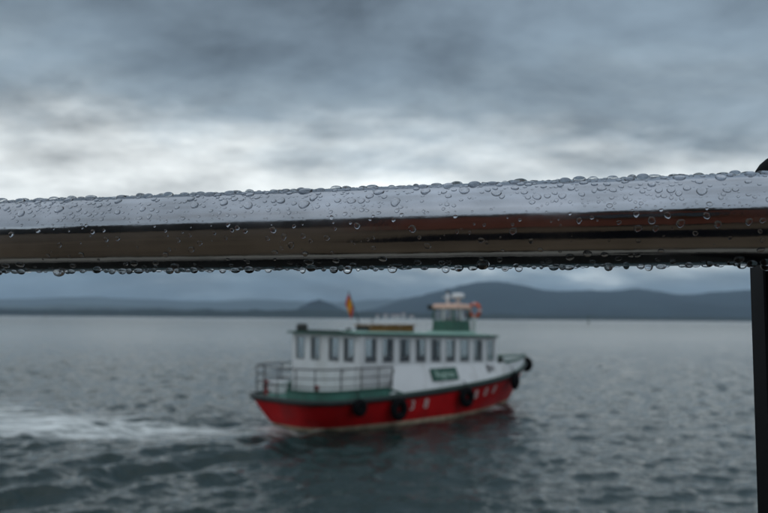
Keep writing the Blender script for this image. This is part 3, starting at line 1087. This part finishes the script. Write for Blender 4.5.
# rail line: axis through these two points
A0 = Vector((-0.263, 0.512, CAM_Z + 0.0538))
A1 = Vector((0.2015, 0.392, CAM_Z + 0.0538))
RX = (A1 - A0).normalized()
RN = Vector((RX.y, -RX.x, 0)).normalized()          # towards the camera
if RN.y > 0:
    RN = -RN
RR = 0.0245
qrot = math.atan2(RX.y, RX.x)
O0 = (A0 + A1) / 2
quay = empty('quay', (O0.x, O0.y, QZ), qrot)
tag(quay, 'stone quay with pale granite kerb under the hand rail', 'quay', kind='structure')
# local frame: x along the rail, y away over the water
b = MB(); b.box((0, -30.2, -0.3), (160, 60, 0.6)); b.build('paving', M_pave, quay)
b = MB(); b.box((0, -0.07, -2.2), (160, 0.30, 3.2)); b.build('quay_wall', M_qwall, quay)
b = MB(); b.box((0, 1.35, -1.35), (160, 2.5, 0.5)); b.build('blocker_ledge', M_qwall, quay)  # added unseen ledge, keeps the water out of the reflection under the tube
kb = None
for k in range(-12, 13):
    if kb is None:
        b = MB(); b.box((0, 0, 0), (1.185, 0.27, 0.14)); kb = b.build('kerb_stone', M_kerb, quay, bevel=0.012); o = kb
    else:
        o = kb.copy(); col.objects.link(o)
    o.location = (k * 1.2, 0.015, -0.02 + 0.003 * math.sin(k * 2.3))

# buildings of the waterfront, seen only as reflections in the steel
def far_row(name, xl, w, h, d, y, m, mr, label, nx, ny):
    r = empty(name, (xl, y, QZ))
    tag(r, label, 'building')
    b = MB(); b.box((0, -d / 2, h / 2), (w, d, h)); b.build('wall', m, r)
    b = MB(); b.add([(-w / 2 - .4, .4, h + .01), (w / 2 + .4, .4, h + .01), (w / 2 + .4, -d - .4, h + .01), (-w / 2 - .4, -d - .4, h + .01), (-w / 2 - .4, -d / 2, h + 2.2), (w / 2 + .4, -d / 2, h + 2.2)],
                  [(0, 1, 5, 4), (2, 3, 4, 5), (0, 4, 3), (1, 2, 5), (3, 2, 1, 0)]); b.build('roof', mr, r)
    for i in range(nx):
        for j in range(ny):
            x = -w / 2 + w * (i + .5) / nx
            z = 1.6 + j * (h - 1.2) / ny
            b = MB(); b.box((x, 0.03, z), (1.3, 0.06, 1.9)); o = b.build('window', mr, r)
            b = MB(); b.box((x, 0.07, z), (1.1, 0.02, 1.7)); b.build('pane', M_hwin, o)


M_b1 = mat('brown facade', (0.06, 0.046, 0.034), 0.8, var=0.2, scale=.5)
M_b2 = mat('dark ochre facade', (0.085, 0.056, 0.028), 0.8, var=0.2, scale=.5)
M_b3 = mat('grey brown facade', (0.05, 0.043, 0.036), 0.8, var=0.2, scale=.5)
M_br = mat('dark roof', (0.035, 0.03, 0.028), 0.8, var=0.2)
for i, (xl, w, h, m) in enumerate([(-44, 21, 10.5, M_b3), (-22.5, 21, 11.5, M_b1), (-0.5, 22, 10.8, M_b2), (22, 21, 11.8, M_b1), (44, 22, 10.6, M_b3)]):
    far_row('waterfront_building', xl, w, h, 12, -24, m, M_br,
            ['grey brown waterfront house far along the promenade', 'brown waterfront house with dark roof beside the ochre house', 'dark ochre waterfront house behind the added red booth', 'brown waterfront house on the other side of the ochre house', 'grey brown waterfront house at the far end of the row'][i], 7, 3)
# invented red booth, unseen, put in for the red streak the rail reflects
M_kred = mat('orange red kiosk boards', (0.36, 0.10, 0.05), 0.6, var=0.2, scale=3)
ki = empty('added_kiosk', (-0.95, -3.6, QZ), R(-10))
tag(ki, 'small orange red booth with counter, unseen and added for the red reflection in the rail', 'added_kiosk')
b = MB(); b.box((0, 0, 0.06), (2.0, 1.2, 0.12)); b.build('base', M_dark, ki)
for k in range(13):
    b = MB(); b.box((0, 0.60, 0.20 + k * 0.15), (1.96, 0.04, 0.14)); b.build('plank', M_kred, ki)
b = MB(); b.box((0, -0.01, 1.10), (1.94, 1.17, 1.95)); b.build('wall', M_kred, ki)
b = MB(); b.box((0.35, 0.64, 1.55), (0.8, 0.05, 0.5)); wv = b.build('window', M_dark, ki)
b = MB(); b.box((0.35, 0.67, 1.55), (0.7, 0.01, 0.4)); b.build('pane', M_hwin, wv)
b = MB(); b.box((0.35, 0.73, 1.22), (0.95, 0.24, 0.04)); b.build('counter', M_wood, ki)
b = MB(); b.box((0, 0.02, 2.11), (2.12, 1.36, 0.05)); b.box((0, 0.02, 2.162), (1.9, 1.2, 0.05)); b.build('roof', M_dark, ki)

mt = empty('added_mat', (-0.1, -1.0, QZ), R(-10))  # made-up mat out of view, gives the rail a dark band to reflect
tag(mt, 'black ribbed mat, unseen and added for the dark band reflected in the rail', 'mat')
b = MB(); b.box((0, 0, 0.006), (1.4, 1.0, 0.010)); b.build('mat_base', M_black, mt, bevel=0.003)
for k in range(12):
    b = MB(); b.box((0, -0.44 + k * 0.08, 0.0145), (1.32, 0.03, 0.006)); b.build('rib', M_black, mt)

# ------------------------------------------------------------------ hand rail
def steel_mat():
    m = bpy.data.materials.new('wet polished steel'); m.use_nodes = True
    nt = m.node_tree; ln = nt.links.new
    p = nt.nodes['Principled BSDF']
    p.inputs['Metallic'].default_value = 1.0
    p.inputs['Base Color'].default_value = (0.62, 0.61, 0.60, 1)
    tc = N(nt, 'ShaderNodeTexCoord')
    mp = N(nt, 'ShaderNodeMapping'); mp.inputs['Scale'].default_value = (0.12, 1, 1)
    ln(tc.outputs['Object'], mp.inputs['Vector'])
    n = N(nt, 'ShaderNodeTexNoise'); n.inputs['Scale'].default_value = 260; n.inputs['Detail'].default_value = 6
    ln(mp.outputs[0], n.inputs['Vector'])
    n2 = N(nt, 'ShaderNodeTexNoise'); n2.inputs['Scale'].default_value = 30; n2.inputs['Detail'].default_value = 5
    ln(tc.outputs['Object'], n2.inputs['Vector'])
    mr = N(nt, 'ShaderNodeMapRange'); mr.inputs['From Min'].default_value = 0.3; mr.inputs['From Max'].default_value = 0.75
    mr.inputs['To Min'].default_value = 0.07; mr.inputs['To Max'].default_value = 0.22
    ln(n2.outputs['Fac'], mr.inputs['Value']); ln(mr.outputs[0], p.inputs['Roughness'])
    b = N(nt, 'ShaderNodeBump'); b.inputs['Strength'].default_value = 0.10; b.inputs['Distance'].default_value = 0.0006
    ln(n.outputs['Fac'], b.inputs['Height'])
    b2 = N(nt, 'ShaderNodeBump'); b2.inputs['Strength'].default_value = 0.25; b2.inputs['Distance'].default_value = 0.0015
    ln(n2.outputs['Fac'], b2.inputs['Height']); ln(b.outputs[0], b2.inputs['Normal'])
    ln(b2.outputs[0], p.inputs['Normal'])
    r = N(nt, 'ShaderNodeValToRGB')
    r.color_ramp.elements[0].position = 0.35; r.color_ramp.elements[0].color = (0.32, 0.35, 0.385, 1)
    r.color_ramp.elements[1].position = 0.65; r.color_ramp.elements[1].color = (0.42, 0.455, 0.50, 1)
    ln(n2.outputs['Fac'], r.inputs[0]); ln(r.outputs[0], p.inputs['Base Color'])
    return m


M_rail = steel_mat()
M_post = mat('black post paint', (0.006, 0.006, 0.007), 0.6, var=0.3, scale=30, spec=0.04)
railing = empty('railing', (O0.x, O0.y, QZ), qrot)
tag(railing, 'wet stainless steel railing with black post at the quay edge', 'railing')
ZR = O0.z - QZ                                      # axis height above the quay
b = MB(); b.tube([(x, 0, ZR) for x in np.linspace(-2.6, 2.6, 27)], RR, 64); b.build('handrail', M_rail, railing, True)


def post(x):
    w = 0.0475
    y = RR + 0.020
    b = MB(); b.box((x, y, (ZR + 0.02) / 2 + 0.02), (w, 0.038, ZR + 0.02 - 0.04)); po = b.build('post', M_post, railing, bevel=0.003)
    prof = [(w * .46, 0.0), (w * .52, 0.003), (w * .52, 0.008)] + [(w * .50 * math.cos(a), 0.008 + w * .36 * math.sin(a)) for a in np.linspace(0.1, math.pi / 2 - .05, 7)] + [(0, 0.008 + w * .36)]
    b = MB(); b.lathe(prof, (x, y, ZR + 0.0205), 24); b.build('post_cap', M_post, po, True)
    b = MB(); b.box((x, y, 0.052), (0.12, 0.10, 0.012)); b.build('base_plate', M_post, po, bevel=0.002)
    # steel saddle strap under the tube
    b = MB(); pts = []
    for a in np.linspace(R(-150), R(-12), 14):
        pts.append((x, math.cos(a) * (RR + 0.002), ZR + math.sin(a) * (RR + 0.002)))
    vs, fs = [], []
    for (px_, py_, pz_) in pts:
        dy, dz = (py_) / (RR + .002), (pz_ - ZR) / (RR + .002)
        for sx in (-0.011, 0.011):
            vs.append((x + sx, py_, pz_)); vs.append((x + sx, py_ + dy * .0025, pz_ + dz * .0025))
    for i in range(len(pts) - 1):
        k = i * 4
        fs += [(k, k + 2, k + 6, k + 4), (k + 1, k + 5, k + 7, k + 3), (k, k + 4, k + 5, k + 1), (k + 2, k + 3, k + 7, k + 6)]
    fs += [(0, 1, 3, 2), (len(vs) - 4, len(vs) - 2, len(vs) - 1, len(vs) - 3)]
    b.add(vs, fs); b.build('saddle', M_rail, po)


for x in (-1.76, 0.268, 2.28):
    post(x)
for h_ in (0.18, 0.50, 0.78):
    b = MB(); b.tube([(x, RR + 0.02, h_) for x in (-2.6, 2.6)], 0.008, 12); b.build('lower_bar', M_post, railing, True)

# ------------------------------------------------------------------ rain drops on the rail
def water_mat():
    m = bpy.data.materials.new('rain water'); m.use_nodes = True
    p = m.node_tree.nodes['Principled BSDF']
    p.inputs['Base Color'].default_value = (1, 1, 1, 1)
    p.inputs['Roughness'].default_value = 0.0
    p.inputs['IOR'].default_value = 1.333
    p.inputs['Transmission Weight'].default_value = 1.0
    return m


M_drop = water_mat()


def drop_mesh(seed, hanging):
    r = random.Random(seed)
    n, rows = 16, 7
    ph = [r.uniform(0, 6.28) for _ in range(4)]
    am = [r.uniform(0.03, 0.13), r.uniform(0.02, 0.08), r.uniform(0, 0.04)]
    vs, fs = [], []
    lev = []
    if hanging:
        lev = [(1.12, -0.22), (1.0, 0.0), (0.93, 0.25), (0.86, 0.5), (0.74, 0.76), (0.52, 0.97), (0.26, 1.09)]
        top = 1.13
    else:
        for k in range(rows):
            a = (k / rows) * math.pi / 2
            lev.append((math.cos(a) ** 0.85, math.sin(a)))
        lev = [(0.97, -0.45)] + lev
        top = 1.0
    for lr, lz in lev:
        for k in range(n):
            a = k * 2 * math.pi / n
            w = 1 + am[0] * math.cos(2 * a + ph[0]) + am[1] * math.cos(3 * a + ph[1]) + am[2] * math.cos(5 * a + ph[2])
            vs.append((lr * w * math.cos(a), lr * w * math.sin(a), lz))
    vs.append((0, 0, top))
    vs.append((0, 0, lev[0][1]))
    for j in range(len(lev) - 1):
        for k in range(n):
            a, c = j * n + k, j * n + (k + 1) % n
            fs.append((a, c, c + n, a + n))
    t = len(vs) - 2
    for k in range(n):
        fs.append(((len(lev) - 1) * n + k, (len(lev) - 1) * n + (k + 1) % n, t))
        fs.append(((k + 1) % n, k, t + 1))
    me = bpy.data.meshes.new('water_drop'); me.from_pydata(vs, [], fs)
    me.polygons.foreach_set('use_smooth', [True] * len(fs))
    me.materials.append(M_drop)
    return me


beads = [drop_mesh(i, False) for i in range(7)]
hangs = [drop_mesh(50 + i, True) for i in range(6)]
placed = []                        # (x, arc, r)


def try_place(x, phi, r, gap=0.9):
    arc = phi * RR
    for (x2, a2, r2) in placed:
        if abs(x2 - x) < (r + r2) and (x2 - x) ** 2 + (a2 - arc) ** 2 < ((r + r2) * gap) ** 2:
            return False
    placed.append((x, arc, r))
    return True


def drop_matrix(x, phi, r, hgt, along, lean=0.0):
    """phi: 0 towards the camera, 90 deg top, -90 deg bottom"""
    n = Vector((0, -math.cos(phi), math.sin(phi)))
    if lean:
        n2 = (n + Vector((0, 0, -lean))).normalized()
    else:
        n2 = n
    tx = Vector((1, 0, 0)); ty = n2.cross(tx)
    M = Matrix((tx * r * along, ty * r, n2 * hgt)).transposed().to_4x4()
    M.translation = Vector((0, 0, ZR)) + n * (RR - 0.0002)
    M.translation.x = x
    return M


LST = []
# hanging fringe under the tube
x = -0.42
while x < 0.42:
    r = random.choice([0.0014, 0.0018, 0.0021, 0.0025, 0.0030]) * random.uniform(0.85, 1.1)
    if random.random() < 0.9:
        ph = R(-90 + random.gauss(2, 9))
        if try_place(x, ph, r, 0.8):
            LST.append(('hang', x, ph, r, r * random.choice([0.6, 0.8, 1.0, 1.2]), random.uniform(1.0, 1.3), 0.0))
    x += r * random.choice([1.6, 1.9, 2.2, 2.6, 4.0])
for _ in range(420):
    x = random.uniform(-0.42, 0.42); ph = R(-90 + random.gauss(0, 26)); r = random.uniform(0.0008, 0.0026)
    if try_place(x, ph, r):
        LST.append(('under', x, ph, r, r * random.uniform(0.55, 0.85), random.uniform(0.9, 1.3), 0.1))
# big flat beads along the crown, then smaller and smaller ones
for n_, lo_, hi_, p0, p1 in ((260, .0024, .0038, 62, 118), (420, .0015, .0029, 15, 165), (2600, .0010, .0019, 12, 168), (6000, .0004, .0010, 8, 172)):
    for _ in range(n_):
        x = random.uniform(-0.42, 0.42)
        ph = R(random.uniform(p0, p1))
        r = random.uniform(lo_, hi_) * (0.75 if ph < R(28) else 1)
        if random.random() < 0.5 and r < .0024 and 0.5 + 0.5 * math.sin(x * 37 + ph * 3) < 0.35:
            continue
        if try_place(x, ph, r, 1.0):
            LST.append(('bead', x, ph, r, r * random.uniform(0.45, 0.7), random.uniform(0.9, 1.25), 0.12 if ph < R(50) else 0))
for _ in range(330):
    x = random.uniform(-0.42, 0.42); ph = R(random.triangular(-55, 16, 14)); r = random.choice([0.0006, 0.0009, 0.0012, 0.0016, 0.0022]) * random.uniform(.8, 1.1)
    if try_place(x, ph, r, 1.1):
        LST.append(('run', x, ph, r, r * random.uniform(0.5, 0.7), random.uniform(0.85, 1.05), 0.25))


def score(t):
    kind, x, ph, r, hg, al, le = t
    inframe = -0.30 < x < 0.275
    vis = R(-125) < ph < R(118)
    return (r * 1.3 if kind == 'hang' else r) * (1 if inframe and vis else 0.001)


LST.sort(key=score, reverse=True)
LAB = {'hang': ('clear water drop hanging from the underside of the steel rail', 'drops hanging under the rail'),
       'under': ('small round water bead clinging low under the steel rail', 'beads clinging under the rail'),
       'bead': ('flat water bead resting on the upper face of the steel rail', 'beads on top of the rail'),
       'run': ('water bead on the dark lower face of the steel rail', 'beads on the dark face of the rail')}
base = Matrix.Translation((O0.x, O0.y, QZ)) @ Matrix.Rotation(qrot, 4, 'Z')
cnt = {k: 0 for k in LAB}
rest_v, rest_f, off = [], [], 0
for i, (kind, x, ph, r, hg, al, le) in enumerate(LST):
    M = base @ drop_matrix(x, ph, r, hg, al, le)
    me = random.choice(hangs if kind == 'hang' else beads)
    if i < 300:
        o = bpy.data.objects.new('water_drop', me)
        col.objects.link(o)
        o.matrix_world = M
        tag(o, LAB[kind][0], 'water drop', LAB[kind][1])
    else:
        co = np.array([M @ v.co for v in me.vertices])
        rest_v.append(co)
        rest_f += [tuple(k + off for k in p.vertices) for p in me.polygons]
        off += len(co)
me = bpy.data.meshes.new('rain_beads')
me.from_pydata(np.concatenate(rest_v).tolist(), [], rest_f)
me.polygons.foreach_set('use_smooth', [True] * len(rest_f))
me.materials.append(M_drop)
o = bpy.data.objects.new('rain_beads', me); col.objects.link(o)
tag(o, 'fine rain beads covering the steel rail between the larger drops', 'water drops', kind='stuff')

# ------------------------------------------------------------------ haze over the bay
hz = MB(); hz.box((0, 5500, 349), (30000, 17500, 702)); ho = hz.build('haze', bpy.data.materials.new('bay haze'))
tag(ho, 'thin grey rain haze over the bay', 'haze', kind='stuff')
m = ho.data.materials[0]; m.use_nodes = True
nt = m.node_tree; nt.nodes.remove(nt.nodes['Principled BSDF'])
pv = N(nt, 'ShaderNodeVolumePrincipled')
pv.inputs['Color'].default_value = (0.58, 0.77, 0.98, 1)
pv.inputs['Density'].default_value = 6.5e-5
pv.inputs['Anisotropy'].default_value = 0.2
pv.inputs['Density Attribute'].default_value = ''
nt.links.new(pv.outputs[0], nt.nodes['Material Output'].inputs['Volume'])
